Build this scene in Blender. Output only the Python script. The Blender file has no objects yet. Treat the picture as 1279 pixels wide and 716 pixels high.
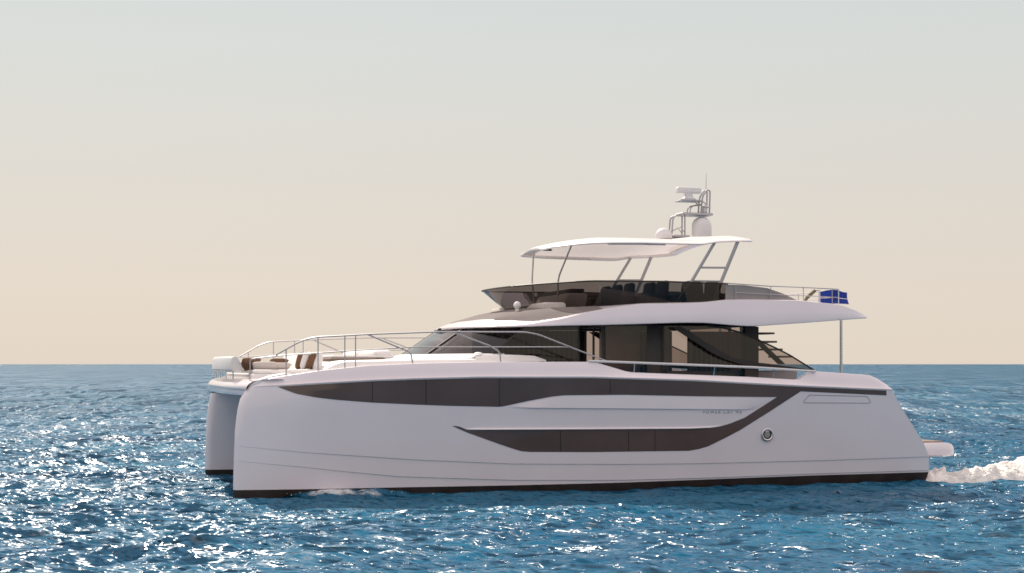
import bpy, math, random
import numpy as np
from mathutils import Vector, noise as mnoise
R = math.radians
random.seed(7); rng = np.random.default_rng(11)
sc = bpy.context.scene

# ------------------------------------------------------------------ camera
CAM_H, FPX = 3.13, 1875.0              # eye height (m), focal length in photo pixels (1279 wide)
cd = bpy.data.cameras.new('camera'); cam = bpy.data.objects.new('camera', cd)
sc.collection.objects.link(cam); sc.camera = cam
cam.location = (0, 0, CAM_H); cam.rotation_euler = (R(90), 0, 0)
cd.sensor_width = 36; cd.lens = FPX / 1279 * 36
cd.shift_y = (455 - 358) / 1279; cd.clip_end = 60000; cd.clip_start = 0.5
# ------------------------------------------------------------------ sky and sun
SUN_AZ, SUN_EL = R(-19.5), R(42)          # azimuth from +Y, positive to the right
S = Vector((math.sin(SUN_AZ)*math.cos(SUN_EL), math.cos(SUN_AZ)*math.cos(SUN_EL), math.sin(SUN_EL)))
wd = bpy.data.worlds.new('World'); sc.world = wd; wd.use_nodes = True
nt = wd.node_tree; nt.nodes.clear()
def N(t, **k):
    n = nt.nodes.new(t)
    for a, b in k.items(): setattr(n, a, b)
    return n
def L(a, b): nt.links.new(a, b)
out = N('ShaderNodeOutputWorld'); bg = N('ShaderNodeBackground')
sky = N('ShaderNodeTexSky', sky_type='NISHITA', sun_disc=False)
sky.sun_elevation = SUN_EL; sky.sun_rotation = SUN_AZ; sky.dust_density = 2.5; sky.air_density = 1.0
tc = N('ShaderNodeTexCoord'); sep = N('ShaderNodeSeparateXYZ'); L(tc.outputs['Generated'], sep.inputs[0])
ramp = N('ShaderNodeValToRGB'); L(sep.outputs['Z'], ramp.inputs[0])
e = ramp.color_ramp.elements                       # sea haze: cream at the horizon, cool grey higher, overhead raised to light the shaded hull
stops = [(0.0, (.785, .69, .585)), (.055, (.77, .69, .60)), (.115, (.735, .69, .625)), (.165, (.71, .70, .655)), (.205, (.685, .705, .675)), (.24, (.66, .70, .69)),
         (.40, (.98, .87, .85)), (.65, (1.10, .96, .96)), (1.0, (1.05, .95, .98))]
while len(e) < len(stops): e.new(0.5)
for el, (p, c) in zip(e, stops): el.position = p; el.color = (*c, 1)
mul = N('ShaderNodeMixRGB', blend_type='MULTIPLY'); mul.inputs[0].default_value = 1
L(sky.outputs[0], mul.inputs[1]); mul.inputs[2].default_value = (1, 1, 1, 1)
sc10 = N('ShaderNodeMixRGB', blend_type='MIX'); sc10.inputs[0].default_value = .95    # haze, brightened overhead, mixed over the clear sky
hz = N('ShaderNodeMixRGB', blend_type='MULTIPLY'); hz.inputs[0].default_value = 1
L(ramp.outputs[0], hz.inputs[1]); hz.inputs[2].default_value = (10, 10, 10, 1)
L(mul.outputs[0], sc10.inputs[1]); L(hz.outputs[0], sc10.inputs[2])
L(sc10.outputs[0], bg.inputs[0]); bg.inputs[1].default_value = 0.1
L(bg.outputs[0], out.inputs[0])
sl = bpy.data.lights.new('sun', 'SUN'); sun = bpy.data.objects.new('sun', sl); sc.collection.objects.link(sun)
sl.energy = 4.9; sl.angle = R(0.53); sl.color = (1, .92, .82)
sun.rotation_euler = S.to_track_quat('Z', 'Y').to_euler()
sc.view_settings.view_transform = 'Standard'; sc.view_settings.look = 'None'
sc.view_settings.exposure = 0; sc.view_settings.gamma = 1
sc.cycles.max_bounces = 10; sc.cycles.transparent_max_bounces = 24
sc.cycles.caustics_reflective = False; sc.cycles.caustics_refractive = False
sc.cycles.sample_clamp_indirect = 4; sc.cycles.use_denoising = True; sc.cycles.use_adaptive_sampling = False; sc.cycles.filter_width = 1.6

# ------------------------------------------------------------------ materials
def mat(name, col, rough=.4, metal=0, spec=.5, coat=0, bump=None, var=None):
    m = bpy.data.materials.new(name); m.use_nodes = True
    t = m.node_tree; b = t.nodes['Principled BSDF']
    b.inputs['Base Color'].default_value = (*col, 1); b.inputs['Roughness'].default_value = rough
    b.inputs['Metallic'].default_value = metal; b.inputs['Specular IOR Level'].default_value = spec
    b.inputs['Coat Weight'].default_value = coat; b.inputs['Coat Roughness'].default_value = .04
    co = t.nodes.new('ShaderNodeTexCoord')
    if var:                                         # (scale, amount): soft unevenness of the colour
        n = t.nodes.new('ShaderNodeTexNoise'); n.inputs['Scale'].default_value = var[0]; n.inputs['Detail'].default_value = 5
        t.links.new(co.outputs['Object'], n.inputs['Vector'])
        r = t.nodes.new('ShaderNodeValToRGB'); t.links.new(n.outputs[0], r.inputs[0])
        r.color_ramp.elements[0].position = .3; r.color_ramp.elements[1].position = .7
        r.color_ramp.elements[0].color = (*[c*(1-var[1]) for c in col], 1)
        r.color_ramp.elements[1].color = (*[min(1, c*(1+var[1])) for c in col], 1)
        t.links.new(r.outputs[0], b.inputs['Base Color'])
    if bump:                                        # (scale, strength, distance)
        n = t.nodes.new('ShaderNodeTexNoise'); n.inputs['Scale'].default_value = bump[0]; n.inputs['Detail'].default_value = 3
        t.links.new(co.outputs['Object'], n.inputs['Vector'])
        bp = t.nodes.new('ShaderNodeBump'); bp.inputs['Strength'].default_value = bump[1]; bp.inputs['Distance'].default_value = bump[2]
        t.links.new(n.outputs[0], bp.inputs['Height']); t.links.new(bp.outputs[0], b.inputs['Normal'])
    return m
def glass(name, tint, gloss_rough=.02, refl=1.0):
    """tinted pane: lets tinted light through, mirrors by angle"""
    m = bpy.data.materials.new(name); m.use_nodes = True
    t = m.node_tree; t.nodes.clear()
    o = t.nodes.new('ShaderNodeOutputMaterial'); mx = t.nodes.new('ShaderNodeMixShader')
    tr = t.nodes.new('ShaderNodeBsdfTransparent'); tr.inputs[0].default_value = (*tint, 1)
    g = t.nodes.new('ShaderNodeBsdfGlossy'); g.inputs['Roughness'].default_value = gloss_rough
    g.inputs[0].default_value = (refl, refl, refl, 1)
    f = t.nodes.new('ShaderNodeFresnel'); f.inputs[0].default_value = 1.5
    t.links.new(f.outputs[0], mx.inputs[0]); t.links.new(tr.outputs[0], mx.inputs[1]); t.links.new(g.outputs[0], mx.inputs[2])
    t.links.new(mx.outputs[0], o.inputs[0])
    return m
M = {}
M['gel'] = mat('white_gelcoat', (.875, .79, .81), .22, spec=.5, coat=.6, bump=(1.6, .10, .02), var=(.7, .025))
M['deck'] = mat('white_deck_paint', (.78, .77, .75), .45, var=(1.5, .03))
M['soffit'] = mat('pale_soffit', (.74, .70, .68), .4, var=(1.5, .02))
M['hullglass'] = mat('dark_hull_glass', (.115, .076, .066), .09, spec=.6, bump=(1.2, .05, .02), var=(.5, .18))
M['anti'] = mat('brown_antifouling', (.032, .019, .015), .4, var=(2.5, .4))
M['steel'] = mat('stainless_steel', (.62, .60, .60), .22, metal=1)
M['rail'] = mat('brushed_steel_rail', (.44, .425, .43), .42, metal=.6)
M['dark'] = mat('dark_trim', (.022, .016, .015), .55, var=(3, .2))
M['black'] = mat('black_trim', (.008, .007, .007), .35)
M['brownpanel'] = mat('brown_interior_panel', (.42, .31, .27), .5, var=(2, .12))
M['brownfab'] = mat('brown_fabric', (.17, .095, .06), .9, spec=.2, bump=(60, .3, .01), var=(12, .15))
M['beigefab'] = mat('taupe_fabric', (.60, .54, .49), .9, spec=.2, bump=(60, .3, .01), var=(10, .06))
M['whitefab'] = mat('white_vinyl', (.80, .77, .74), .6, spec=.3, bump=(14, .2, .02), var=(4, .04))
M['darkfab'] = mat('dark_brown_vinyl', (.060, .042, .036), .55, bump=(14, .2, .02), var=(4, .15))
M['teak'] = mat('teak', (.20, .135, .10), .6, var=(9, .2))
M['radar'] = mat('white_plastic', (.74, .72, .71), .4, var=(4, .02))
M['flag'] = mat('blue_flag_cloth', (.03, .06, .32), .8, spec=.1, var=(6, .15))
M['khaki'] = mat('olive_rope_binding', (.16, .13, .07), .8, var=(9, .3))
M['letter'] = mat('grey_lettering', (.16, .15, .17), .35)
M['seam'] = mat('seam_line', (.17, .15, .16), .5)
M['grey'] = mat('grey_panel', (.30, .275, .275), .35, var=(2, .05))
def translucent(name, col, k):
    m = mat(name, col, .45, var=(1.2, .02)); t = m.node_tree; b = t.nodes['Principled BSDF']; o = t.nodes['Material Output']
    mx = t.nodes.new('ShaderNodeMixShader'); tl = t.nodes.new('ShaderNodeBsdfTranslucent'); tl.inputs[0].default_value = (*col, 1); mx.inputs[0].default_value = k
    t.links.new(b.outputs[0], mx.inputs[1]); t.links.new(tl.outputs[0], mx.inputs[2]); t.links.new(mx.outputs[0], o.inputs[0]); return m
M['canopy'] = translucent('light_passing_white_cloth', (.80, .75, .72), .26)  # invented translucency, so sunlight brightens the underside of the hardtop
M['canopyrim'] = mat('white_hardtop_rim', (.88, .84, .82), .3, coat=.3, var=(1.2, .02))
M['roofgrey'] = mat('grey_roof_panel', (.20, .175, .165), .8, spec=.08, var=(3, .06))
M['smoke'] = glass('smoked_screen', (.16, .143, .14), refl=.8)
M['tint'] = glass('brown_tinted_glass', (.45, .385, .36))
M['clear'] = glass('clear_glass', (.80, .80, .82))
M['windshield'] = glass('windshield_glass', (.16, .15, .16))

# ------------------------------------------------------------------ helpers
class MB:
    def __init__(s): s.v = []; s.f = []
    def add(s, vs, fs):
        o = len(s.v); s.v += [tuple(p) for p in vs]; s.f += [tuple(i+o for i in f) for f in fs]; return s
    def grid(s, rows, close=False, caps=False):
        n, m = len(rows), len(rows[0]); vs = [p for r in rows for p in r]; fs = []
        for i in range(n-1):
            for j in range(m if close else m-1):
                k = (j+1) % m
                fs.append((i*m+j, i*m+k, (i+1)*m+k, (i+1)*m+j))
        if caps: fs.append(tuple(range(m))[::-1]); fs.append(tuple((n-1)*m+j for j in range(m)))
        return s.add(vs, fs)
    def tube(s, path, r, n=8, flat=1.0):
        P = [Vector(p) for p in path]; rows = []
        for i, p in enumerate(P):
            a = P[max(i-1, 0)]; b = P[min(i+1, len(P)-1)]; d = (b-a).normalized()
            up = Vector((0, 1, 0)) if abs(d.y) < .9 else Vector((0, 0, 1))
            x = d.cross(up).normalized(); y = x.cross(d)
            rr = r[i] if isinstance(r, (list, tuple)) else r
            rows.append([p + x*math.cos(2*math.pi*k/n)*rr + y*math.sin(2*math.pi*k/n)*rr*flat for k in range(n)])
        return s.grid(rows, True, True)
    def box(s, u, v, w, bev=.02, top=1.0, shear=0.0):
        """box with chamfered vertical and top edges; top<1 narrows it upwards, shear leans it along u"""
        u0, u1 = u; v0, v1 = v; w0, w1 = w
        b = min(bev, (u1-u0)*.45, (v1-v0)*.45, (w1-w0)*.45)
        cu, cv = (u0+u1)/2, (v0+v1)/2; rows = []
        for z, ins in ((w0, b*.6), (w0+b*.6, 0), (w1-b, 0), (w1-b*.35, b*.35), (w1, b)):
            k = 1-(1-top)*(z-w0)/(w1-w0); du = shear*(z-w0)
            a0, a1, c0, c1 = u0+ins, u1-ins, v0+ins, v1-ins
            q = [(a0+b, c0), (a1-b, c0), (a1-b*.3, c0+b*.3), (a1, c0+b), (a1, c1-b), (a1-b*.3, c1-b*.3), (a1-b, c1), (a0+b, c1), (a0+b*.3, c1-b*.3), (a0, c1-b), (a0, c0+b), (a0+b*.3, c0+b*.3)]
            rows.append([(cu+(x-cu)*k+du, cv+(y-cv)*k, z) for x, y in q])
        return s.grid(rows, True, True)
    def lathe(s, prof, c, n=24, squash=1.0):
        rows = [[(c[0]+r*math.cos(2*math.pi*k/n), c[1]+r*squash*math.sin(2*math.pi*k/n), c[2]+z) for k in range(n)] for r, z in prof]
        return s.grid(rows, True, True)
    def prism(s, poly, v0, v1):
        """polygon in (u,w) given a thickness across v"""
        n = len(poly); vs = [(p[0], v0, p[1]) for p in poly] + [(p[0], v1, p[1]) for p in poly]
        return s.add(vs, [tuple(range(n)), tuple(range(2*n-1, n-1, -1))] + [(i, i+n, (i+1) % n+n, (i+1) % n) for i in range(n)])
    def mirrored(s):
        m = MB(); m.v = [(a, -b, c) for a, b, c in s.v]; m.f = [f[::-1] for f in s.f]; return m
    def build(s, name, m, parent=None, angle=35, label=None):
        me = bpy.data.meshes.new(name); me.from_pydata(s.v, [], s.f); me.update()
        import bmesh
        bm = bmesh.new(); bm.from_mesh(me); bmesh.ops.remove_doubles(bm, verts=bm.verts, dist=1e-5)
        bmesh.ops.recalc_face_normals(bm, faces=bm.faces); bm.to_mesh(me); bm.free()
        me.polygons.foreach_set('use_smooth', [True]*len(me.polygons)); me.set_sharp_from_angle(angle=R(angle))
        o = bpy.data.objects.new(name, me); sc.collection.objects.link(o); me.materials.append(m)
        if parent is not None: o.parent = parent
        if label: o['label'] = label
        return o
def both(name, mb, m, parent, **k):
    return mb.build(name, m, parent, **k), mb.mirrored().build(name, m, parent, **k)
def thing(name, label, cat, loc=(0, 0, 0), rz=0, group=None):
    o = bpy.data.objects.new(name, None); sc.collection.objects.link(o); o.location = loc; o.rotation_euler = (0, 0, rz)
    return tag(o, label, cat, group)
def tag(o, label, cat, group=None, kind=None):
    if label: o['label'] = label
    if cat: o['category'] = cat
    if group: o['group'] = group
    if kind: o['kind'] = kind
    return o
def cur(pts):
    xs = [p[0] for p in pts]; ys = [p[1] for p in pts]
    return lambda u: float(np.interp(u, xs, ys))
def smooth_cur(pts, w=.25):
    c = cur(pts); return lambda u: (c(u-w)+2*c(u)+c(u+w)+c(u-w/2)+c(u+w/2))/6
def resample(p, n):
    p = np.array(p, float); d = np.r_[0, np.cumsum(np.linalg.norm(np.diff(p, axis=0), axis=1))]
    t = np.linspace(0, d[-1], n); return [tuple(np.interp(q, d, p[:, k]) for k in range(p.shape[1])) for q in t]
def rounded(path, r=.12, n=5):
    """path with its inner corners rounded"""
    P = [Vector(p) for p in path]; o = [P[0]]
    for i in range(1, len(P)-1):
        a, b, c = P[i-1], P[i], P[i+1]
        q = min(r, (a-b).length*.45, (c-b).length*.45); s0 = b+(a-b).normalized()*q; s1 = b+(c-b).normalized()*q
        for k in range(n): t = k/(n-1); o.append(s0*(1-t)**2 + b*2*t*(1-t) + s1*t*t)
    o.append(P[-1]); return o
# measurements: a photo point, at a known distance v from the boat's centre line, in boat metres (u aft, w up)
HEAD = R(16.75)
UX, UY = math.cos(HEAD), math.sin(HEAD)
BX, BY = -7.555, 38.542                  # centre of the boat's bow on the water
def at(px, py, v):
    k = (px-639.5)/FPX; qx, qy = BX-UY*v, BY+UX*v
    u = (k*qy-qx)/(UX-k*UY); return u, CAM_H-(py-455)*(qy+u*UY)/FPX
def tr(pts, v): return [at(x, y, v) for x, y in pts]

yacht = thing('power_catamaran', 'white twin-hulled motor yacht with dark window bands and a flying bridge, under way', 'yacht', (BX, BY, 0), HEAD)

# ------------------------------------------------------------------ sea
def wave_field(X, Y, dy):
    Z = np.zeros_like(X); DX = np.zeros_like(X); DY = np.zeros_like(X)
    r = np.random.default_rng(5)
    for i in range(95):
        lam = 0.40*(10/0.40)**(r.random()**1.5); th = R(-72) + r.normal(0, .5)
        k = 2*math.pi/lam; kx, ky = k*math.cos(th), k*math.sin(th); ph = r.random()*6.28
        A = 0.0078*lam**0.55*(.5+r.random())
        if lam > 7: A *= (7/lam)**.9
        fade = np.clip(lam/(2.6*dy)-.6, 0, 1)
        p = kx*X+ky*Y+ph; c = np.cos(p)*A*fade; s_ = np.sin(p)*A*fade
        Z += c; DX -= s_*math.cos(th)*.75; DY -= s_*math.sin(th)*.75
    return Z, DX, DY
def foam_noise(x, y, z=0): return mnoise.fractal(Vector((x, y, z)), .9, 2.1, 5, noise_basis='PERLIN_ORIGINAL')
def make_sea():
    ys = [-3000., -600, -150, -60, -25, -8, 0, 5, 9, 12, 14, 16, 17.5, 18.5]; y = 19.3
    while y < 700:
        ys.append(y); y += max(.085, .45*y*y/4600)
    ys += [800, 950, 1200, 1600, 2300, 3600, 6000, 11000, 20000, 40000]
    xs = list(np.arange(-17, 17.01, .105)); st = .12; x = 17.1; right = []
    while x < 260: right.append(x); st *= 1.022; x += st
    right += [340, 500, 800, 1500, 3500, 9000, 20000, 45000]
    xs = [-q for q in right[::-1]] + xs + right
    X, Y = np.meshgrid(np.array(xs), np.array(ys))
    DYS = np.gradient(np.array(ys))[:, None]*np.ones_like(X)*.55
    DXS = np.gradient(np.array(xs))[None, :]*np.ones_like(X)
    Z, dx, dy = wave_field(X, Y, np.maximum(DYS*.6, DXS))
    # boat frame coordinates for the water the hull pushes up
    U = (X-BX)*UX+(Y-BY)*UY; V = -(X-BX)*UY+(Y-BY)*UX
    foam = np.zeros_like(X)
    for side in (-1, 1):
        off = side*V-3.55                            # outward distance from that hull's keel line
        bw = .5*(1-np.exp(-np.clip(U, 0, 99)/2.6))+.08
        d = off-bw
        ridge = np.exp(-((U-2.5)/1.25)**2)*np.exp(-(np.clip(d, 0, 9)/.36)**2)*(d > -.6)
        Z *= 1-.30*np.exp(-(np.clip(d, 0, 99)/1.2)**2)*(U > -1)*(U < 19)
        Z += .24*ridge
        for a_, b_ in zip(*np.nonzero(ridge > .04)):
            Z[a_, b_] += ridge[a_, b_]*(.10*foam_noise(U[a_, b_]*2.6, V[a_, b_]*2.6, 4.)+.05*foam_noise(U[a_, b_]*8, V[a_, b_]*8, 1.))
        tail = np.clip((U-1.0)/1.2, 0, 1)*np.exp(-(U-1)/7.)*(U > 1)*np.exp(-((d-.05-.10*np.clip(U-1, 0, 99))/(.10+.035*np.clip(U, 0, 99)))**2)*(d > -.3)
        foam = np.maximum(foam, .52*tail+.50*ridge)
    wk = np.clip((U-18.0)/.6, 0, 1)*np.clip((1.0+.09*np.clip(U-18, 0, 99)-np.abs(np.abs(V)-3.5))/.6, 0, 1)*np.exp(-np.clip(U-18, 0, 99)/26)
    foam = np.maximum(foam, wk*np.where(V < 0, 1, 0))
    X2, Y2 = X+dx, Y+dy
    n, m = X.shape
    co = np.stack([X2, Y2, Z], -1).reshape(-1, 3)
    idx = np.arange(n*m).reshape(n, m)
    quads = np.stack([idx[:-1, :-1], idx[:-1, 1:], idx[1:, 1:], idx[1:, :-1]], -1).reshape(-1, 4)
    me = bpy.data.meshes.new('sea'); me.vertices.add(n*m); me.vertices.foreach_set('co', co.astype(np.float32).ravel())
    me.loops.add(quads.size); me.loops.foreach_set('vertex_index', quads.ravel().astype(np.int32))
    me.polygons.add(len(quads)); me.polygons.foreach_set('loop_start', (np.arange(len(quads))*4).astype(np.int32))
    me.polygons.foreach_set('loop_total', np.full(len(quads), 4, np.int32))
    me.update(); me.validate()
    me.polygons.foreach_set('use_smooth', [True]*len(me.polygons))
    a = me.attributes.new('foam', 'FLOAT', 'POINT'); a.data.foreach_set('value', foam.astype(np.float32).ravel())
    o = bpy.data.objects.new('sea', me); sc.collection.objects.link(o)
    m_ = bpy.data.materials.new('sea_water'); m_.use_nodes = True; t = m_.node_tree; b = t.nodes['Principled BSDF']
    def n_(ty): return t.nodes.new(ty)
    def l_(p, q): t.links.new(p, q)
    t.nodes.remove(b); mo = t.nodes['Material Output']; b = n_('ShaderNodeMixShader'); df = n_('ShaderNodeBsdfDiffuse'); gl = n_('ShaderNodeBsdfGlossy'); gl.distribution = 'GGX'
    fn = n_('ShaderNodeFresnel'); fn.inputs[0].default_value = 1.33
    fm = n_('ShaderNodeMapRange'); fm.inputs[1].default_value = .02; fm.inputs[2].default_value = .40; fm.inputs[3].default_value = .03; fm.inputs[4].default_value = .20   # waves shadow one another: the grazing mirror never gets strong
    l_(fn.outputs[0], fm.inputs[0]); l_(df.outputs[0], b.inputs[1]); l_(gl.outputs[0], b.inputs[2]); l_(fm.outputs[0], b.inputs[0]); l_(b.outputs[0], mo.inputs[0])
    co_ = n_('ShaderNodeTexCoord')
    def noise(scale, detail, sx=1, sy=1, rough=.55):
        mp = n_('ShaderNodeMapping'); mp.inputs['Scale'].default_value = (sx, sy, 1); mp.inputs['Rotation'].default_value = (0, 0, R(20))
        l_(co_.outputs['Object'], mp.inputs[0]); q = n_('ShaderNodeTexNoise'); q.inputs['Scale'].default_value = scale
        q.inputs['Detail'].default_value = detail; q.inputs['Roughness'].default_value = rough; l_(mp.outputs[0], q.inputs['Vector']); return q
    n3 = noise(.17, 2, .6, 1.2)
    # ripple facets: the surface normal is tilted by vector noise at three wave sizes
    ge = n_('ShaderNodeNewGeometry'); nrm = ge.outputs['Normal']
    gn = noise(.022, 9, .7, 1.0, .72)                    # gusts: patches of steeper and calmer ripples
    gu = n_('ShaderNodeMapRange'); gu.inputs[1].default_value = .40; gu.inputs[2].default_value = .64; gu.inputs[3].default_value = .55; gu.inputs[4].default_value = 1.9; l_(gn.outputs[0], gu.inputs[0])
    for sc_, det, amp in ((.13, 2, .26), (.55, 2, .30), (2.1, 3, .60), (6.5, 2, .40), (1.7, 1, -1), (8.5, 1, 0)):
        q = noise(sc_, det, .60, 1.4); v1 = n_('ShaderNodeVectorMath'); v1.operation = 'SUBTRACT'; l_(q.outputs['Color'], v1.inputs[0]); v1.inputs[1].default_value = (.5, .5, .5)
        
        if amp <= 0:                                      # rare steep capillary facets: the scattered sparkles
            for _ in (0, 1):
                vp = n_('ShaderNodeVectorMath'); vp.operation = 'MULTIPLY'; l_((v1 if not _ else vq).outputs[0], vp.inputs[0]); l_(v1.outputs[0], vp.inputs[1]); vq = vp
            v1 = vq; amp = 95 if amp == 0 else 60
        if abs(amp) > .5 or sc_ > 5:
            vs_ = n_('ShaderNodeVectorMath'); vs_.operation = 'SCALE'; l_(v1.outputs[0], vs_.inputs[0]); l_(gu.outputs[0], vs_.inputs['Scale']); v1 = vs_
        v2 = n_('ShaderNodeVectorMath'); v2.operation = 'MULTIPLY_ADD'; l_(v1.outputs[0], v2.inputs[0]); v2.inputs[1].default_value = (amp*2.1, amp*2.0, 0); l_(nrm, v2.inputs[2]); nrm = v2.outputs[0]
        if amp > 0 and sc_ == 6.5: body = nrm
    # long-crested wave trains on the open water beyond the yacht
    sp_ = n_('ShaderNodeSeparateXYZ'); l_(ge.outputs['Position'], sp_.inputs[0])
    op = n_('ShaderNodeMapRange'); op.inputs[1].default_value = 45; op.inputs[2].default_value = 110; l_(sp_.outputs[1], op.inputs[0])
    for sx, sy, rot, K in ((1.5, .05, 6, 6.5), (.5, .02, -5, 5.5)):
        mp = n_('ShaderNodeMapping'); mp.inputs['Scale'].default_value = (sx, sy, 1); mp.inputs['Rotation'].default_value = (0, 0, R(rot)); l_(co_.outputs['Object'], mp.inputs[0])
        q = n_('ShaderNodeTexNoise'); q.inputs['Scale'].default_value = 1; q.inputs['Detail'].default_value = 1.5; l_(mp.outputs[0], q.inputs['Vector'])
        a = n_('ShaderNodeMath'); a.operation = 'SUBTRACT'; l_(q.outputs[0], a.inputs[0]); a.inputs[1].default_value = .5
        c3 = n_('ShaderNodeMath'); c3.operation = 'POWER'; l_(a.outputs[0], c3.inputs[0]); c3.inputs[1].default_value = 1
        m1 = n_('ShaderNodeMath'); m1.operation = 'MULTIPLY'; l_(c3.outputs[0], m1.inputs[0]); l_(op.outputs[0], m1.inputs[1])
        m2 = n_('ShaderNodeMath'); m2.operation = 'MULTIPLY'; l_(m1.outputs[0], m2.inputs[0]); m2.inputs[1].default_value = K
        cx_ = n_('ShaderNodeCombineXYZ'); l_(m2.outputs[0], cx_.inputs[0])
        ad = n_('ShaderNodeVectorMath'); ad.operation = 'ADD'; l_(cx_.outputs[0], ad.inputs[0]); l_(nrm, ad.inputs[1]); nrm = ad.outputs[0]
    vn = n_('ShaderNodeVectorMath'); vn.operation = 'NORMALIZE'; l_(nrm, vn.inputs[0])
    vb = n_('ShaderNodeVectorMath'); vb.operation = 'NORMALIZE'; l_(body, vb.inputs[0]); 
    for q in (gl, fn, df): l_(vn.outputs[0], q.inputs['Normal'])
    cr = n_('ShaderNodeValToRGB'); l_(n3.outputs[0], cr.inputs[0])
    cr.color_ramp.elements[0].position = .35; cr.color_ramp.elements[0].color = (.012, .090, .175, 1)
    cr.color_ramp.elements[1].position = .65; cr.color_ramp.elements[1].color = (.018, .134, .228, 1)
    at_ = n_('ShaderNodeAttribute'); at_.attribute_name = 'foam'
    nf = noise(3.2, 7, .7, 1, .7)
    ma = n_('ShaderNodeMath'); ma.operation = 'ADD'; l_(at_.outputs['Fac'], ma.inputs[0]); l_(nf.outputs[0], ma.inputs[1])
    fr = n_('ShaderNodeMapRange'); fr.inputs[1].default_value = .98; fr.inputs[2].default_value = 1.2; l_(ma.outputs[0], fr.inputs[0])
    mx = n_('ShaderNodeMixRGB'); l_(fr.outputs[0], mx.inputs[0]); l_(cr.outputs[0], mx.inputs[1]); mx.inputs[2].default_value = (.68, .70, .72, 1)
    l_(mx.outputs[0], df.inputs[0])
    rr = n_('ShaderNodeMapRange'); rr.inputs[3].default_value = .23; rr.inputs[4].default_value = .9; l_(fr.outputs[0], rr.inputs[0]); ro = n_('ShaderNodeMath'); ro.operation = 'MULTIPLY_ADD'; l_(op.outputs[0], ro.inputs[0]); ro.inputs[1].default_value = .04; l_(rr.outputs[0], ro.inputs[2]); l_(ro.outputs[0], gl.inputs['Roughness'])
    me.materials.append(m_)
    tag(o, None, None, kind='structure'); return o
make_sea()

# ------------------------------------------------------------------ hulls
KEEL = 3.55
us = cur([(-.7, .05), (0, 0), (.8, .01), (1.54, .04), (2.0, .09), (2.34, .17), (2.55, .30), (2.66, .42), (3.3, .5)])
ue = cur([(-.7, 18.0), (.0, 18.18), (.27, 18.22), (.6, 18.2), (.91, 18.08), (2.35, 16.95), (2.5, 16.9), (2.65, 16.78), (2.82, 16.54), (3.4, 16.4)])
def half(d, w, A=None):
    nose = .075+.02*max(w, 0); a = (.46+.125*max(w, -.2)) if A is None else A
    return nose*math.sqrt(min(max(d, 0)/.12, 1)) + a*(1-math.exp(-max(d, 0)/2.7))
def vside(u, w): return -(KEEL+half((u-us(w))*18.18/(ue(w)-us(w)), w))
def on_side(px, py, lift=.006):
    v = -4.2
    for _ in range(12):
        u, w = at(px, py, v); v = vside(u, w)
    return u, v-lift, w
def side_curve(pts): return cur([(q[0], q[2]) for q in (on_side(*p) for p in pts)])
w_anti = side_curve([(291, 612), (400, 611), (500, 609), (640, 606.5), (780, 603), (940, 597), (1020, 594), (1157, 590)])
w_ch1 = side_curve([(292, 575.5), (380, 584), (440, 590.5), (500, 596), (640, 600.5), (780, 600.5), (900, 597.2), (1020, 592.3), (1157, 588.2)])
w_ch2 = side_curve([(294, 557), (380, 565.5), (520, 575), (640, 580), (780, 580.5), (870, 579.7), (1020, 576), (1160, 571)])
w_ledge = side_curve([(310, 483.5), (347, 482), (465, 475.3), (520, 473.3), (600, 471.3), (740, 471.3), (870, 475.3), (960, 480.3), (1000, 482.3), (1110, 487)])
w_gun = cur([(.30, 2.60), (.39, 2.64), (.62, 2.74), (.96, 2.83), (1.96, 2.98), (3.07, 3.10), (4.5, 3.16), (6.17, 3.19), (8.6, 3.19), (8.75, 3.17), (9.5, 2.96), (9.68, 2.93), (12.87, 2.81), (14.2, 2.735), (14.33, 2.75), (14.6, 2.93), (14.8, 2.945), (16.3, 2.85), (16.54, 2.80), (16.7, 2.68), (16.95, 2.52)])
W_DECK = cur([(.3, 2.66), (.9, 2.76), (2.3, 2.80), (6, 2.6), (8, 2.3), (14, 2.15), (14.5, 1.9), (18, 1.9)])
ds = [0, .004, .015, .035, .07, .12, .2, .3, .4] + list(np.arange(.52, 18.21, .13)); ds[-1] = 18.18
def station(d):
    """outer and inner section points, keel to gunwale, at distance d behind the stem"""
    o, i = [], []
    def U(w): return us(w)+d*(ue(w)-us(w))/18.18
    def lev(f, dw=0):
        w = f(d)
        for _ in range(4): w = f(U(w))+dw
        return w
    fl = min(1, d/.5); f2 = min(1, .15+d/3.2)
    wa, w1, w2, wl = lev(w_anti), lev(w_ch1), lev(w_ch2), lev(w_ledge)
    w1 = max(w1, wa+.025); w2 = max(w2, w1+.05)
    spec = [(-.7, .25, 0), (-.3, .8, 0), (wa, 1, -.044*f2), (w1, 1, -.042*f2), (w1+.015*f2, 1, -.02*f2)]
    spec += [(w2-.001, 1, -.02*f2), (w2, 1, -.02*f2), (w2+.015*f2, 1, 0)]
    for t in (.2, .4, .6, .8, 1): spec.append((w2+.015*f2+(wl-w2-.015*f2)*t, 1, 0))
    for w, k, a in spec:
        h = half(d, w); o.append((U(w), -(KEEL+h*k+a), w)); hi = half(d, min(w, 1.2), .42)
        i.append((U(w), -(KEEL-hi*k), min(w, 2.34)))
    wg = max(lev(w_gun), wl+.03); h = half(d, wl)
    for w, a in ((wl+.004, .018*fl), (wl+.02, .02*fl), (wl+.03, -.03*fl), (wl+(wg-wl)*.5, -.075*fl), (wg-.025, -.11*fl), (wg-.008, -.12*fl), (wg, -.145*fl), (wg, -.30*fl)):
        o.append((U(min(w, 2.85) if d > 9 else w), -(KEEL+h+a), w))
    dk = min(W_DECK(U(wg)), wg-.004)
    o.append((U(min(wg, 2.85) if d > 9 else wg), -(KEEL+h-.33*fl), dk))
    return o, i
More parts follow.
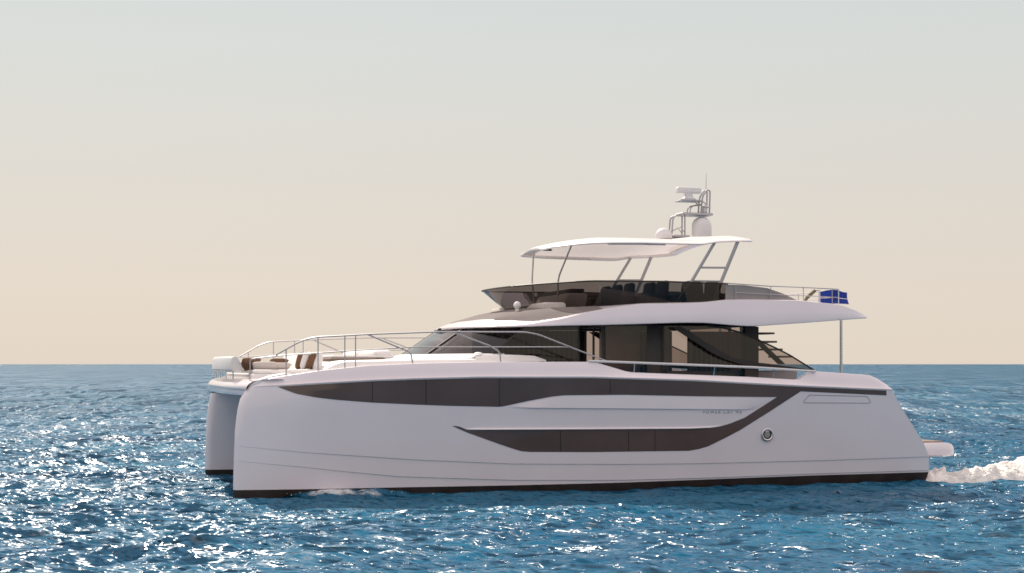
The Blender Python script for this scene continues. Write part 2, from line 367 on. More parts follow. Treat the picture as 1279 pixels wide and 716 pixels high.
def make_hull():
    hull, anti = MB(), MB()
    st = [station(d) for d in ds]; na = 3
    outer = [s_[0] for s_ in st]; inner = [s_[1] for s_ in st]; m = len(inner[0])
    hull.grid([r[na-1:] for r in outer]); hull.grid([r[na-1:m] for r in inner])
    anti.grid([r[:na] for r in outer]); anti.grid([r[:na] for r in inner])
    lo, li = outer[-1], inner[-1]
    hull.grid([lo[na-1:m], li[na-1:m]]); anti.grid([lo[:na], li[:na]])
    k = len(lo)-1
    hull.grid([[lo[j] for j in range(m-1, m+4)], [lo[j] for j in (k, k, k, k-1, k-2)]])
    return hull, anti
hull_mb, anti_mb = make_hull()
hull, hull2 = both('hull', hull_mb, M['gel'], yacht, angle=28)
both('antifouling', anti_mb, M['anti'], yacht)[0].parent = hull
bpy.data.objects['antifouling.001'].parent = hull2

def strip(top, bot, n, k=6, lift=.006):
    T, B = resample(top, n), resample(bot, n); rows = []
    for a, b in zip(T, B):
        rows.append([on_side(a[0]+(b[0]-a[0])*t/k, a[1]+(b[1]-a[1])*t/k, lift) for t in range(k+1)])
    return rows
def vstrip(topc, botc, x0, x1, n, k=6, lift=.006):
    ft, fb = cur(topc), cur(botc); rows = []
    for x in np.linspace(x0, x1, n):
        a, b = ft(x), fb(x); rows.append([on_side(x, a+(b-a)*t/k, lift) for t in range(k+1)])
    return rows
ledge_px = [(310, 484.2), (347, 483), (465, 476.3), (520, 474.3), (600, 472.3), (740, 472.3), (870, 476.3), (960, 481.3), (1000, 483.3), (1110, 488)]
band_bot = [(347, 483.2), (370, 492), (395, 496.5), (420, 499.5), (465, 503), (520, 505.5), (560, 507), (624, 508.3), (632, 507), (660, 500.8), (690, 495.3), (705, 493.8), (780, 493.2), (870, 495), (970, 496.2), (1000, 489), (1107, 494)]
wb = MB().grid(vstrip(ledge_px, band_bot, 347, 1000, 160)); wb.grid(vstrip(ledge_px, band_bot, 1000, 1107, 30))
for w_, h_ in zip(both('hull_window', wb, M['hullglass'], hull, label='long dark upper window band'), (hull, hull2)): w_.parent = h_
lowtop = [(565, 532), (573, 532.6), (583, 536.8), (600, 537.2), (740, 536.6), (860, 535.8)]
lowbot = [(565, 532.2), (582, 539.8), (610, 550), (630, 557), (645, 562), (652, 563.8), (662, 564.6), (740, 564.8), (860, 563.2)]
lw = MB().grid(vstrip(lowtop, lowbot, 565, 860, 90))
lw.grid(strip([(860, 535.8), (888, 534.6), (900, 532.6), (912, 529), (930, 521.8), (970, 496.2)], [(860, 563.2), (872, 561.2), (884, 557.8), (905, 547.6), (925, 537), (960, 515), (1000, 489)], 50))
for w_, h_ in zip(both('hull_window', lw, M['hullglass'], hull, label='dark lower window sweeping up to the upper band'), (hull, hull2)): w_.parent = h_
# mullion seams in the glass, sill over the lower window, raised topside panel
for x, y0, y1 in ((465, 477, 502.5), (624, 473, 507), (532, 475, 505.5), (762, 474, 492.5), (700, 537.5, 564), (785, 537.3, 563.8), (818, 537, 563.3)):
    p = [on_side(x, y0+(y1-y0)*t/4, .007) for t in range(5)]
    for w_, h_ in zip(both('window_joint', MB().tube(p, .006, 6), M['black'], hull), (hull, hull2)): w_.parent = h_
pn = MB()
pt = [(640, 507), (662, 501.9), (692, 496.5), (706, 495), (780, 494.4), (870, 496.2), (962, 497.6)]
pb = [(640, 508.8), (670, 509.4), (720, 509.8), (780, 510.2), (870, 511), (930, 511.6), (943, 510.5)]
T, B = resample(pt, 60), resample(pb, 60)
rows = []
for i, (a, b) in enumerate(zip(T, B)):
    f = min(1, min(i, 59-i)/5)
    rows.append([on_side(a[0], a[1], .003)] + [on_side(a[0]+(b[0]-a[0])*t, a[1]+(b[1]-a[1])*t, .004+.034*f*t) for t in (.33, .66, 1)] + [on_side(b[0], b[1]+.9, .003)])
pn.grid(rows)
for w_, h_ in zip(both('topside_panel', pn, M['gel'], hull, angle=25), (hull, hull2)): w_.parent = h_
sl_ = MB(); rows = []
for x in np.linspace(582, 900, 70):
    y = cur([(582, 536.2), (600, 536.4), (740, 535.8), (860, 535), (888, 533.8), (900, 532)])(x); f = min(1, (x-582)/20, (900-x)/25)
    rows.append([on_side(x, y-1.6, .002), on_side(x, y-.2, .004+.035*f), on_side(x, y+.5, .004+.035*f), on_side(x, y+.9, .003)])
sl_.grid(rows)
for w_, h_ in zip(both('window_sill', sl_, M['gel'], hull, angle=25), (hull, hull2)): w_.parent = h_
# porthole
pu, pv, pw = on_side(958, 543, 0)
def ring(r0, r1, y0, y1, n=28):
    m_ = MB(); rows = []
    for r, y in ((r1, y0), (r1, y1), ((r0+r1)/2, y1-.012), (r0, y1), (r0, y0)):
        rows.append([(pu+r*math.cos(2*math.pi*k/n), pv+y, pw+r*math.sin(2*math.pi*k/n)) for k in range(n)])
    return m_.grid(rows, True)
for w_, h_ in zip(both('porthole', ring(.118, .165, .01, -.028), M['steel'], hull), (hull, hull2)): w_.parent = h_
disc = MB(); disc.add([(pu+.12*math.cos(2*math.pi*k/28), pv-.012, pw+.12*math.sin(2*math.pi*k/28)) for k in range(28)], [tuple(range(28))])
for w_, h_ in zip(both('porthole_glass', disc, M['dark'], hull), (hull, hull2)): w_.parent = h_
disc = MB(); disc.grid([[(pu+r*math.cos(2*math.pi*k/28), pv+y, pw+r*math.sin(2*math.pi*k/28)) for k in range(28)] for r, y in ((.085, -.014), (.08, -.022), (.0, -.024))], True)
for w_, h_ in zip(both('porthole_pane', disc, M['grey'], hull), (hull, hull2)): w_.parent = h_
# locker hatch outline on the quarter
hp = [(1011, 493.4), (1083, 495.2), (1088, 502.6), (1086, 503.6), (1003, 503.2), (1003, 502.2)]
path = [on_side(x, y, .003) for x, y in resample(hp+[hp[0]], 60)]
for w_, h_ in zip(both('locker_seam', MB().tube(path, .006, 6), M['seam'], hull), (hull, hull2)): w_.parent = h_
# lettering along the topside
def lettering(txt, px0, px1, py, capm):
    c = bpy.data.curves.new('lettering', 'FONT'); c.body = txt; c.extrude = .0025; c.size = 1; c.space_character = 1.55; c.space_word = .9
    tmp = bpy.data.objects.new('tmp', c); sc.collection.objects.link(tmp)
    bpy.context.view_layer.update()
    me = bpy.data.meshes.new_from_object(tmp.evaluated_get(bpy.context.evaluated_depsgraph_get()))
    sc.collection.objects.unlink(tmp); bpy.data.objects.remove(tmp)
    P = np.array([v.co for v in me.vertices]); a = np.array(on_side(px0, py, .006)); b = np.array(on_side(px1, py, .006))
    w0, w1, h1 = P[:, 0].min(), P[:, 0].max(), P[:, 1].max()
    Q = [(tuple(a+(b-a)*(p[0]-w0)/(w1-w0)+np.array([0, -.0-p[2], capm*p[1]/h1]))) for p in P]
    # one mesh per letter: join the faces whose spans along the line overlap
    fs = sorted([tuple(p.vertices) for p in me.polygons], key=lambda f: min(P[i, 0] for i in f)); groups = []
    for f in fs:
        a0, a1 = min(P[i, 0] for i in f), max(P[i, 0] for i in f)
        if groups and a0 < groups[-1][0]-1e-4: groups[-1][1].append(f); groups[-1][0] = max(groups[-1][0], a1)
        else: groups.append([a1, [f]])
    for _, g_ in groups:
        ids = sorted({i for f in g_ for i in f}); k = {i: j for j, i in enumerate(ids)}
        MB().add([Q[i] for i in ids], [tuple(k[i] for i in f) for f in g_]).build('letter', M['letter'], hull)
lettering('POWER CAT M8', 878.5, 926, 516.4, .072)

# ------------------------------------------------------------------ bow, decks and bridge between the hulls
nose = MB(); rows = []
for v in np.linspace(-3.66, 3.66, 61):
    uf = -.09+.42*(abs(v)/3.74)**4; dw = -.02*(abs(v)/3.74)**4
    prof = [(.95, 2.805), (.6, 2.80), (.36, 2.785), (.18, 2.745), (.07, 2.69), (.01, 2.62), (0, 2.575), (.012, 2.548), (.05, 2.54), (.055, 2.525), (.04, 2.515), (.038, 2.44), (.06, 2.405), (.14, 2.39), (.6, 2.36), (1.6, 1.9), (3.2, 1.35), (18.0, 1.25)]
    rows.append([(uf*max(0, 1-p/3)+p, v*float(np.interp(p, [.1, .36, .6, .95, 1.5], [1, 1.015, 1.04, 1.06, 1])), w+dw) for p, w in prof])
nose.grid(rows); nose.build('bridge_deck', M['gel'], yacht, angle=40)
tr_ = []
for d in np.linspace(0, 1.15, 24):
    o_ = station(d)[0]; a, b = o_[-3], o_[-2]; tr_.append(((a[0]+b[0])/2, (a[1]+b[1])/2+.01, (a[2]+b[2])/2-.028+.012*d))
for t_, h_ in zip(both('toe_rail', MB().tube(tr_, [.055+.02*min(1, k/6) if k < 18 else .075-.012*(k-17) for k in range(24)], 10), M['deck'], hull), (hull, hull2)): t_.parent = h_
dk = MB(); rows = []
for u in np.r_[np.linspace(.62, 3, 14), np.linspace(3.3, 16.3, 40)]:
    hw_ = -vside(u, 2.6)-.28; w = W_DECK(u)+.006
    rows.append([(u, hw_*t, w+.02*(1-abs(t))) for t in np.linspace(-1, 1, 9)])
dk.grid(rows); dk.build('deck', M['deck'], yacht)
# coachroof: the raised moulding before the windscreen
cr_ = MB(); rows = []
for u, hw_, w in ((2.18, 3.42, 3.0), (2.30, 3.46, 3.08), (2.5, 3.5, 3.17), (2.7, 3.52, 3.195), (4, 3.52, 3.225), (4.35, 3.5, 3.24), (5.6, 3.4, 3.25), (7.2, 3.3, 3.25), (7.7, 3.28, 3.2), (7.95, 3.27, 3.1)):
    pts = [(u-.02, hw_+.03, 2.6), (u, hw_+.02, w-.16), (u, hw_, w-.05), (u+.01, hw_-.03, w-.012), (u+.02, hw_-.08, w), (u+.03, 2.2, w+.03), (u+.04, 0, w+.05)]
    rows.append([(a, -b, c) for a, b, c in pts]+[(a, b, c) for a, b, c in pts[-2::-1]])
cr_.grid(rows, caps=True); cr_.build('coachroof', M['deck'], yacht)
# plinth carrying the windscreen
pl = MB(); rows = []
for vv in np.linspace(-1, 1, 41):
    a = abs(vv); v = 3.12*vv; u0 = 4.95+1.5*a**3
    rows.append([(u0-.35, v, 3.24), (u0-.28, v, 3.30), (u0-.1, v, 3.36), (u0, v, 3.385), (u0+.3, v, 3.40), (u0+.3, v, 3.2)])
pl.grid(rows)
for sgn in (-1, 1):
    rows = []
    for u, w in ((5.95, 3.36), (6.2, 3.385), (7.1, 3.36), (7.5, 3.34), (7.68, 3.28), (7.8, 3.24)):
        rows.append([(u, sgn*3.32, 3.2), (u, sgn*3.30, w-.05), (u, sgn*3.24, w), (u, sgn*2.9, w)])
    pl.grid(rows)
pl.build('windscreen_plinth', M['deck'], yacht)
both('deck_light', MB().lathe([(.11, 0), (.10, .025), (.05, .04), (0, .045)], (6.05, -3.2, 3.385), 16), M['deck'], yacht)

# bow seating
bs = thing_seat = MB()
rows = []
for t in np.linspace(-1, 1, 25):
    v = 2.35*t; b = .10*abs(t)**3
    rows.append([(.02+b, v, 2.965), (-.02+b, v, 3.0), (-.01+b, v, 3.24), (.02+b, v, 3.30), (.07+b, v, 3.315), (.13+b, v, 3.30), (.17+b, v, 3.24), (.30+b, v, 3.0), (.32+b, v, 2.965)])
bs.grid(rows, True, True); seat = bs.build('bow_seat', M['whitefab'], yacht)
fr_ = MB()
fr_.tube([(.12, -2.4, 2.95), (.05, -1.3, 2.95), (.02, 0, 2.95), (.05, 1.3, 2.95), (.12, 2.4, 2.95)], .022, 8)
fr_.tube([(.42, -2.9, 2.955), (.36, 0, 2.955), (.42, 2.9, 2.955)], .022, 8)
for v in (-2.3, -1.15, 0, 1.15, 2.3): fr_.tube([(.08+.08*abs(v/2.7)**2, v, 2.955), (.08+.08*abs(v/2.7)**2, v, 2.77)], .016, 8)
fr_.build('seat_frame', M['steel'], seat)
sp = MB().box((.5, 2.15), (-3.0, 3.0), (2.76, 2.90), .03); sp.box((.55, 2.1), (-2.95, 2.95), (2.90, 3.0), .05)
sp.build('bow_sunpad', M['whitefab'], yacht)
sb_ = MB().box((2.02, 2.26), (-2.6, 2.6), (2.8, 3.40), .06, shear=.06); sb_.build('lounge_backrest', M['whitefab'], yacht)
tb = MB().box((2.5, 3.9), (-2.3, 2.3), (3.2, 3.275), .02); pad0 = tb.build('sunpad_base', M['teak'], yacht)
MB().box((2.56, 4.15), (-2.2, 2.2), (3.275, 3.36), .04).build('sunpad_mattress', M['whitefab'], pad0)
both('sunpad_headrest', MB().box((3.62, 4.1), (-2.2, -.1), (3.36, 3.49), .06, top=.9), M['whitefab'], pad0)

# guard rails
RV = 4.19
def rail3(pts, v=None, r=.017):
    return MB().tube(rounded([(u, -(RV if v is None else v), w) for u, w in pts], .15), r, 8)
def inset(u): return -(vside(u, 2.9))-.2
def rail_path(pts): return [(u, -inset(u), w) for u, w in pts]
g = MB()
g.tube(rounded(rail_path([(.98, 3.345), (1.53, 3.66), (1.75, 3.74), (1.95, 3.77), (2.5, 3.80), (3.18, 3.84), (4.84, 3.905), (6.94, 3.91), (7.29, 3.85), (8.2, 3.51), (9.0, 3.22), (9.05, 3.18)]), .12), .019, 8)
both('guard_rail', g, M['rail'], yacht)
g = MB()
g.tube(rounded(rail_path([(.42, 2.70), (.42, 3.25), (.98, 3.325), (2.04, 3.40), (2.99, 3.465), (4.25, 3.54), (8.05, 3.55)]), .06), .014, 8)
both('middle_rail', g, M['rail'], yacht)
for pts in ([(3.1, 3.835), (3.88, 3.51), (4.13, 3.41), (4.17, 3.16)], [(5.13, 3.905), (6.07, 3.57), (6.31, 3.43), (6.33, 3.17)]):
    both('rail_brace', MB().tube(rounded(rail_path(pts), .1), .019, 8), M['rail'], yacht)
for u, wt, wb_ in ((1.22, 3.46, 2.87), (1.95, 3.77, 2.97), (2.57, 3.81, 3.05), (2.82, 3.82, 3.07)):
    both('stanchion', MB().tube(rail_path([(u, wb_-.02), (u, wt)]), .014, 8), M['rail'], yacht)
h = MB().tube([(u, -(-vside(u, 3.0)-.14), w) for u, w in [(8.55, 3.205), (9.5, 3.175), (10.77, 3.13), (12.96, 3.05), (14.72, 2.945)]], .030, 10)
both('handrail', h, M['radar'], yacht)
for u, w in ((9.75, 3.17), (11.9, 3.09), (13.55, 3.02)):
    both('handrail_post', MB().tube([(u, -(-vside(u, 3.)-.2), 2.75), (u, -(-vside(u, 3.)-.14), w-.01)], .016, 8), M['steel'], yacht)

# ------------------------------------------------------------------ main cabin
# plan of glass bottom and top edges, from the centre of the windscreen back along the side
GW0, GW1 = 3.385, 4.10
def gl_bot(s):  # s 0..1 across half the windscreen, then metres aft
    return (4.98+1.5*s**3, 3.0*s, GW0)
def gl_top(s): return (6.05+1.35*s**3, 2.9*s, GW1)
def ws_panel(s0, s1, sg):
    rows = []
    for t in np.linspace(s0, s1, 9):
        a, b = Vector(gl_bot(t)), Vector(gl_top(t)); a.y *= sg; b.y *= sg
        rows.append([a+(b-a)*k/4 for k in range(5)])
    return MB().grid(rows)
cab = MB()
rows = []
cabin = MB().box((6.9, 14.0), (-3.0, 3.0), (2.0, 2.12), .01)
cabin = cabin.build('cabin_floor', M['teak'], yacht)
ws = ws_panel(-.46, .46, 1) if False else None
p0 = MB(); p0.v, p0.f = [], []
rows = []
for t in np.linspace(-.5, .5, 13):
    a, b = Vector(gl_bot(abs(t))), Vector(gl_top(abs(t))); sg = 1 if t >= 0 else -1; a.y *= sg; b.y *= sg
    rows.append([a+(b-a)*k/4 for k in range(5)])
MB().grid(rows).build('windscreen', M['windshield'], yacht)
for sg in (-1, 1): ws_panel(.5, 1, sg).build('windscreen', M['windshield'], yacht)
pil = MB()
for s_ in (.5, 1.0):
    for sg in (-1, 1):
        a, b = Vector(gl_bot(s_)), Vector(gl_top(s_)); a.y *= sg; b.y *= sg
        MB().tube([a+(a-b)*.05, b], .035 if s_ < 1 else .045, 8).build('windscreen_pillar', M['dark'], yacht)
# side glazing, panel by panel (photo x at the side plane v=-3.02)
SV = 3.02
def ux(x): return at(x, 430, -SV)[0]
SB, ST = 2.30, 4.12
def side_pane(name, poly, m, v=SV, both_=True):
    mb = MB().add([(u, -v, w) for u, w in poly], [tuple(range(len(poly)))])
    return both(name, mb, m, yacht) if both_ else mb.build(name, m, yacht)
side_pane('side_window', [(6.48, GW0), (7.7, GW0), (ux(723), GW0-.15), (ux(723), ST), (7.40, ST)], M['tint'])
side_pane('side_window', [(7.70, GW0-.02), (7.7, SB), (ux(723), SB), (ux(723), GW0-.17)], M['tint'])
# open sliding window: only bars
both('window_frame', MB().tube([(ux(723), -SV, SB), (ux(723), -SV, ST)], .03, 4), M['dark'], yacht)
for x in (733, 743): MB().tube([(ux(x), -SV+.1, SB), (ux(x), -SV+.1, ST)], .032, 4).build('window_bar', M['black'], yacht)
both('window_frame', MB().tube([(ux(723), -SV+.1, 4.0), (ux(752), -SV+.1, 4.0)], .03, 4), M['black'], yacht)
both('window_frame', MB().tube([(ux(754), -SV, SB), (ux(754), -SV, ST)], .05, 4), M['black'], yacht)
door = MB().add([(ux(755), -SV, SB), (ux(808), -SV, SB), (ux(808), -SV, ST), (ux(755), -SV, ST)], [(0, 1, 2, 3)]).build('cabin_door', M['tint'], yacht)
MB().box((ux(755), ux(806)), (-SV+.35, -SV+.40), (SB, ST-.03), .01).build('blind', M['brownpanel'], door)
both('side_panel', MB().box((ux(808), ux(827)), (-SV-.01, -SV+.05), (SB, ST), .01), M['dark'], yacht)
both('window_frame', MB().tube([(ux(828), -SV-.02, SB), (ux(828), -SV-.02, ST)], .03, 4), M['black'], yacht)
side_pane('side_window', [(ux(829), SB), (13.55, SB), (13.55, ST), (ux(829), ST)], M['tint'])
# aft wing of glass with its dark frame sweeping down to the bulwark
wing_top = tr([(885, 407), (905, 410), (925, 415.5), (945, 424), (965, 433), (985, 443), (1002, 453.5), (1018, 463.5)], -3.18)
wing_low = tr([(850, 408), (868, 419), (885, 430), (900, 439), (915, 446.5), (932, 451.5), (960, 454.5), (1018, 462.5)], -3.18)
T, B = resample(wing_top, 24), resample(wing_low, 24)
both('wing_glass', MB().grid([[(a[0], -3.18, a[1]), ((a[0]+b[0])/2, -3.18, (a[1]+b[1])/2), (b[0], -3.18, b[1])] for a, b in zip(T, B)]), M['clear'] if False else M['tint'], yacht)
both('wing_frame', MB().tube([(a, -3.19, b) for a, b in resample(wing_top, 24)], .022, 6), M['dark'], yacht)
low2 = tr([(840, 409), (858, 421), (872, 430), (888, 440.5), (905, 449), (928, 456), (960, 460.5), (1018, 464.5)], -3.18)
A2, B2 = resample(wing_low, 30), resample(low2, 30)
fr2 = MB(); rows = []
for a, b in zip(A2, B2): rows.append([(a[0], -3.165, a[1]), (a[0], -3.215, a[1]), (b[0], -3.215, b[1]), (b[0], -3.165, b[1])])
fr2.grid(rows, True, True)
both('wing_frame', fr2, M['dark'], yacht)
for x0, x1, m_ in ((590, 722, 'brownpanel'), (756, 812, 'dark'), (828, 838, 'brownpanel'), (859, 926, 'dark')):
    a, b = at(x0, 430, SV-.15)[0], at(x1, 430, SV-.15)[0]
    rows = [[(u, SV-.15+.02*math.sin(u*40), w) for w in (2.2, 3.2, 4.12)] for u in np.linspace(a, b, max(4, int((b-a)/.03)))]
    MB().grid(rows).build('curtain', M[m_], yacht)
# interior furniture seen through the glass
MB().box((8.9, 10.9), (-.9, .6), (2.12, 3.05), .03).build('galley_counter', M['brownpanel'], yacht)
MB().box((11.3, 13.4), (-2.7, -1.9), (2.12, 2.95), .06).build('saloon_sofa', M['beigefab'], yacht)
MB().box((7.3, 8.3), (-2.2, 2.2), (2.12, 3.35), .05).build('helm_dashboard', M['dark'], yacht)
MB().box((11.95, 12.25), (-.6, -.3), (2.12, 4.1), .02).build('interior_pillar', M['brownpanel'], yacht)
for v in (-2.9, -1.4, 1.4, 2.9): MB().tube([(13.7, v, 2.1), (13.7, v, 4.14)], .05, 4).build('aft_door_frame', M['dark'], yacht)
MB().box((13.35, 13.75), (-3.10, -2.75), (2.1, 4.12), .02).build('aft_pillar', M['dark'], yacht)
MB().box((13.35, 13.75), (2.75, 3.10), (2.1, 4.12), .02).build('aft_pillar', M['dark'], yacht)
MB().box((7.6, 13.7), (-2.95, 2.95), (4.125, 4.15), .01).build('cabin_ceiling', M['dark'], yacht)
# steps from the cockpit to the flying bridge
for x, y in ((952, 416.5), (955, 427), (962, 436.5), (975, 445.5)):
    u, w = at(x, y, -2.4); MB().box((u-.2, u+.2), (-2.75, -2.05), (w-.03, w+.02), .01).build('stair_tread', M['teak'], yacht)
u0, w0 = at(938, 410, -2.4); u1, w1 = at(985, 455, -2.4)
MB().prism([(u0-.1, w0), (u0+.1, w0), (u1+.1, w1), (u1-.1, w1)], -2.02, -1.96).build('stair_stringer', M['dark'], yacht)

# ------------------------------------------------------------------ flying bridge moulding
wb_f = smooth_cur([(5.3, 4.02), (6, 4.05), (7.2, 4.06), (9.3, 4.11), (11.26, 4.18), (11.92, 4.185), (12.82, 4.12), (13.27, 4.105), (14.65, 4.20), (15.82, 4.29), (16.74, 4.355)], .15)
ww_f = smooth_cur([(5.3, 4.045), (7.2, 4.11), (8.07, 4.25), (8.5, 4.36), (9.02, 4.46), (9.56, 4.56), (10.2, 4.65), (11.3, 4.68), (12, 4.71), (12.53, 4.78), (13.3, 4.80), (14.7, 4.79), (15.64, 4.71), (16.1, 4.62), (16.5, 4.49), (16.74, 4.39)], .12)
w5_f = smooth_cur([(5.3, 4.04), (6.2, 4.13), (7.0, 4.36), (8, 4.54), (9, 4.585), (10.5, 4.70), (12, 4.74), (12.6, 4.80), (13.3, 4.82), (15.8, 4.72), (16.45, 4.5), (16.74, 4.38)], .12)
w6_f = smooth_cur([(5.3, 4.04), (5.88, 4.06), (6.1, 4.13), (6.65, 4.28), (7.25, 4.50), (7.75, 4.6), (9, 4.62), (12, 4.74), (15.8, 4.74), (16.45, 4.52), (16.74, 4.39)], .12)
def bf(u):
    t = min(max((u-5.86)/2.9, 0), 1); b = 3.72*math.sqrt(max(1-(1-t)**2.4, 0))
    if u > 15.9: b *= math.sqrt(1-.12*((u-15.9)/.82)**2)
    return b
def bc(u): return bf(u)*float(np.interp(u, [5.8, 8, 9.5, 12, 13], [.80, .80, .84, .88, .93]))
fly = MB(); rows = []
for u in np.r_[5.865, 5.88, 5.91, 5.96, 6.04, np.arange(6.12, 16.4, .14), 16.42, 16.5, 16.58, 16.65, 16.70, 16.72]:
    b, c = bf(u), bc(u); q = [(0, wb_f(u)+.05), (b*.6, wb_f(u)+.04), (max(b-.30, .9*b*.9), wb_f(u)+.03), (max(b-.05, b*.95), wb_f(u)), (b-.005, wb_f(u)+.012), (b, wb_f(u)+.035),
        (b-.01-.04*(ww_f(u)-wb_f(u)), (wb_f(u)+ww_f(u))/2+.01), (b-.02-.12*(ww_f(u)-wb_f(u)), max(ww_f(u), wb_f(u)+.04)),
        (b-.05-.12*(ww_f(u)-wb_f(u)), max(ww_f(u), wb_f(u)+.04)+.012), (c, max(w5_f(u), wb_f(u)+.05)), (c*.5, w6_f(u)*.7+w5_f(u)*.3+.01), (0, max(w6_f(u), wb_f(u)+.055))]
    rows.append([(u, -y, z) for y, z in q]+[(u, y, z) for y, z in q[-2:0:-1]])
fly.grid(rows, True, True); fly.build('flybridge_deck', M['gel'], yacht, angle=24)
# grey panel laid over the roof before the screen
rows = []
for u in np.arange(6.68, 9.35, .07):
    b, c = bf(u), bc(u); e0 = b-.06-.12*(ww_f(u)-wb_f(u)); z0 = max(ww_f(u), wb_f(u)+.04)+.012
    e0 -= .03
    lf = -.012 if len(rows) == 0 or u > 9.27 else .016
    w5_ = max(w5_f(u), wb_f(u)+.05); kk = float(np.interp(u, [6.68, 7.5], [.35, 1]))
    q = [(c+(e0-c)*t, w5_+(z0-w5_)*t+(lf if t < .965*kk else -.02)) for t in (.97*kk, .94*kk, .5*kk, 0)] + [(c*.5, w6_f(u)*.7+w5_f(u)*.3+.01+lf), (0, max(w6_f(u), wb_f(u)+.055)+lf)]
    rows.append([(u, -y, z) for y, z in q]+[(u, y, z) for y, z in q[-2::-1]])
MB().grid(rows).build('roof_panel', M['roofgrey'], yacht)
# smoked windscreen round the front of the flying bridge
top_w = smooth_cur([(6.9, 5.13), (7.5, 5.17), (8, 5.20), (9, 5.245), (11, 5.265), (12.8, 5.235)], .1)
tp, bt = [], []
for t in np.linspace(0, 1, 30):
    v = 3.12*t; tp.append((7.22+1.95*t**2.6, v, 0)); bt.append((7.98+1.62*t**2.6, 2.86*t, 0))
for u in np.linspace(9.3, 12.85, 16): tp.append((u, 3.12, 0))
for u in np.linspace(9.7, 12.75, 16): bt.append((u, 2.86+.25*min(1, (u-9.55)/2.), 0))
def bw_(u, v):
    c = bc(u); k = min(abs(v)/max(c, .1), 1); return w6_f(u)*(1-k)+w5_f(u)*k-.03
rows = []
for (a, b) in zip(tp, bt):
    A = Vector((a[0], -a[1], top_w(a[0]))); B = Vector((b[0], -b[1], bw_(b[0], b[1]))); rows.append([A+(B-A)*k/3 for k in range(4)])
full = rows[::-1] + [[Vector((p.x, -p.y, p.z)) for p in r] for r in rows[1:]]
scr = MB().grid(full).build('flybridge_screen', M['smoke'], yacht)
MB().tube([r[0] for r in full], .020, 6).build('screen_rail', M['dark'], scr)
# side panel and rail behind the screen
ap = tr([(906, 355.5), (930, 356.5), (958, 360), (978, 367), (996, 375.5), (950, 376.5), (906, 377)], -3.3)
both('rail_panel', MB().prism(ap, -3.32, -3.29), M['grey'], yacht)
g = MB(); v = 3.38
g.tube([(u, -v, w) for u, w in [(12.62, 5.235), (13.88, 5.175), (15.0, 5.15), (15.9, 5.125)]]+[(16.05, -3.2, 5.12), (16.1, -2.8, 5.12), (16.1, 0, 5.12)], .014, 8)
g.tube([(u, -v, w) for u, w in [(12.95, 4.99), (13.88, 4.96), (15.28, 4.925), (15.9, 4.90)]]+[(16.05, -3.2, 4.9), (16.1, -2.8, 4.9), (16.1, 0, 4.9)], .011, 8)
both('flybridge_rail', g, M['rail'], yacht)
for u, vv in ((12.95, 3.38), (13.95, 3.38), (14.9, 3.38), (15.75, 3.38), (16.1, 2.2), (16.1, .8)):
    both('rail_post', MB().tube([(u, -vv, 4.62), (u, -vv, 5.15 if u < 15 else 5.12)], .012, 8), M['rail'], yacht)
# fittings seen in front of and through the screen
def ball(c, r, n=14): return MB().lathe([(r*.5, -r), (r*.55, -r*.8), (r*.9, -r*.42), (r, 0), (r*.9, r*.42), (r*.62, r*.78), (r*.3, r*.95), (0, r)], c, n)
u, w = at(646, 381.5, -2.0); b_ = ball((u, -2.0, w), .10); b_.lathe([(.07, -.24), (.05, -.16), (.05, -.06)], (u, -2.0, w), 10); b_.build('search_light', M['whitefab'], yacht)
u, w = at(652, 368, -.3); ball((u+.4, -.3, w), .05).build('horn', M['whitefab'], yacht)
c = MB().box((8.75, 9.35), (-1.8, .8), (4.55, 5.0), .06, shear=.25); con = c.build('helm_console', M['beigefab'], yacht)
MB().box((8.95, 9.35), (-1.7, .7), (5.0, 5.12), .03, shear=.4).build('instrument_hood', M['dark'], con)
MB().box((9.5, 10.05), (-2.65, -2.55), (4.62, 5.06), .02).build('display_panel', M['black'], yacht)
MB().box((8.0, 8.6), (-2.5, 2.5), (4.5, 4.72), .05).build('forward_sofa', M['beigefab'], yacht)
def fseat(u, v, w=.55, wt=5.32):
    t = MB().box((u, u+.55), (v-w/2, v+w/2), (4.6, 4.98), .07); t.box((u+.42, u+.58), (v-w/2, v+w/2), (4.9, wt), .06, top=.9, shear=.12)
    return t.build('flybridge_seat', M['darkfab'], yacht)
for v in (-1.6, -.7, .2): fseat(10.15, v, .62, 5.29)
for v in (-2.2, -1.3): fseat(10.85, v, .7, 5.33)
fseat(11.5, -2.4, .7, 5.33)
MB().box((11.9, 13.0), (-2.85, -2.2), (4.6, 5.0), .07).build('flybridge_sofa', M['darkfab'], yacht)
for u in (11.85, 12.35): MB().box((u, u+.46), (-2.85, -2.62), (4.9, 5.31), .08, top=.9).build('sofa_backrest', M['darkfab'], yacht)
MB().box((12.2, 13.1), (.4, 2.7), (4.6, 5.2), .07).build('flybridge_sofa', M['darkfab'], yacht)
MB().box((10.0, 11.9), (1.7, 2.6), (4.6, 5.15), .07).build('flybridge_bar', M['darkfab'], yacht)

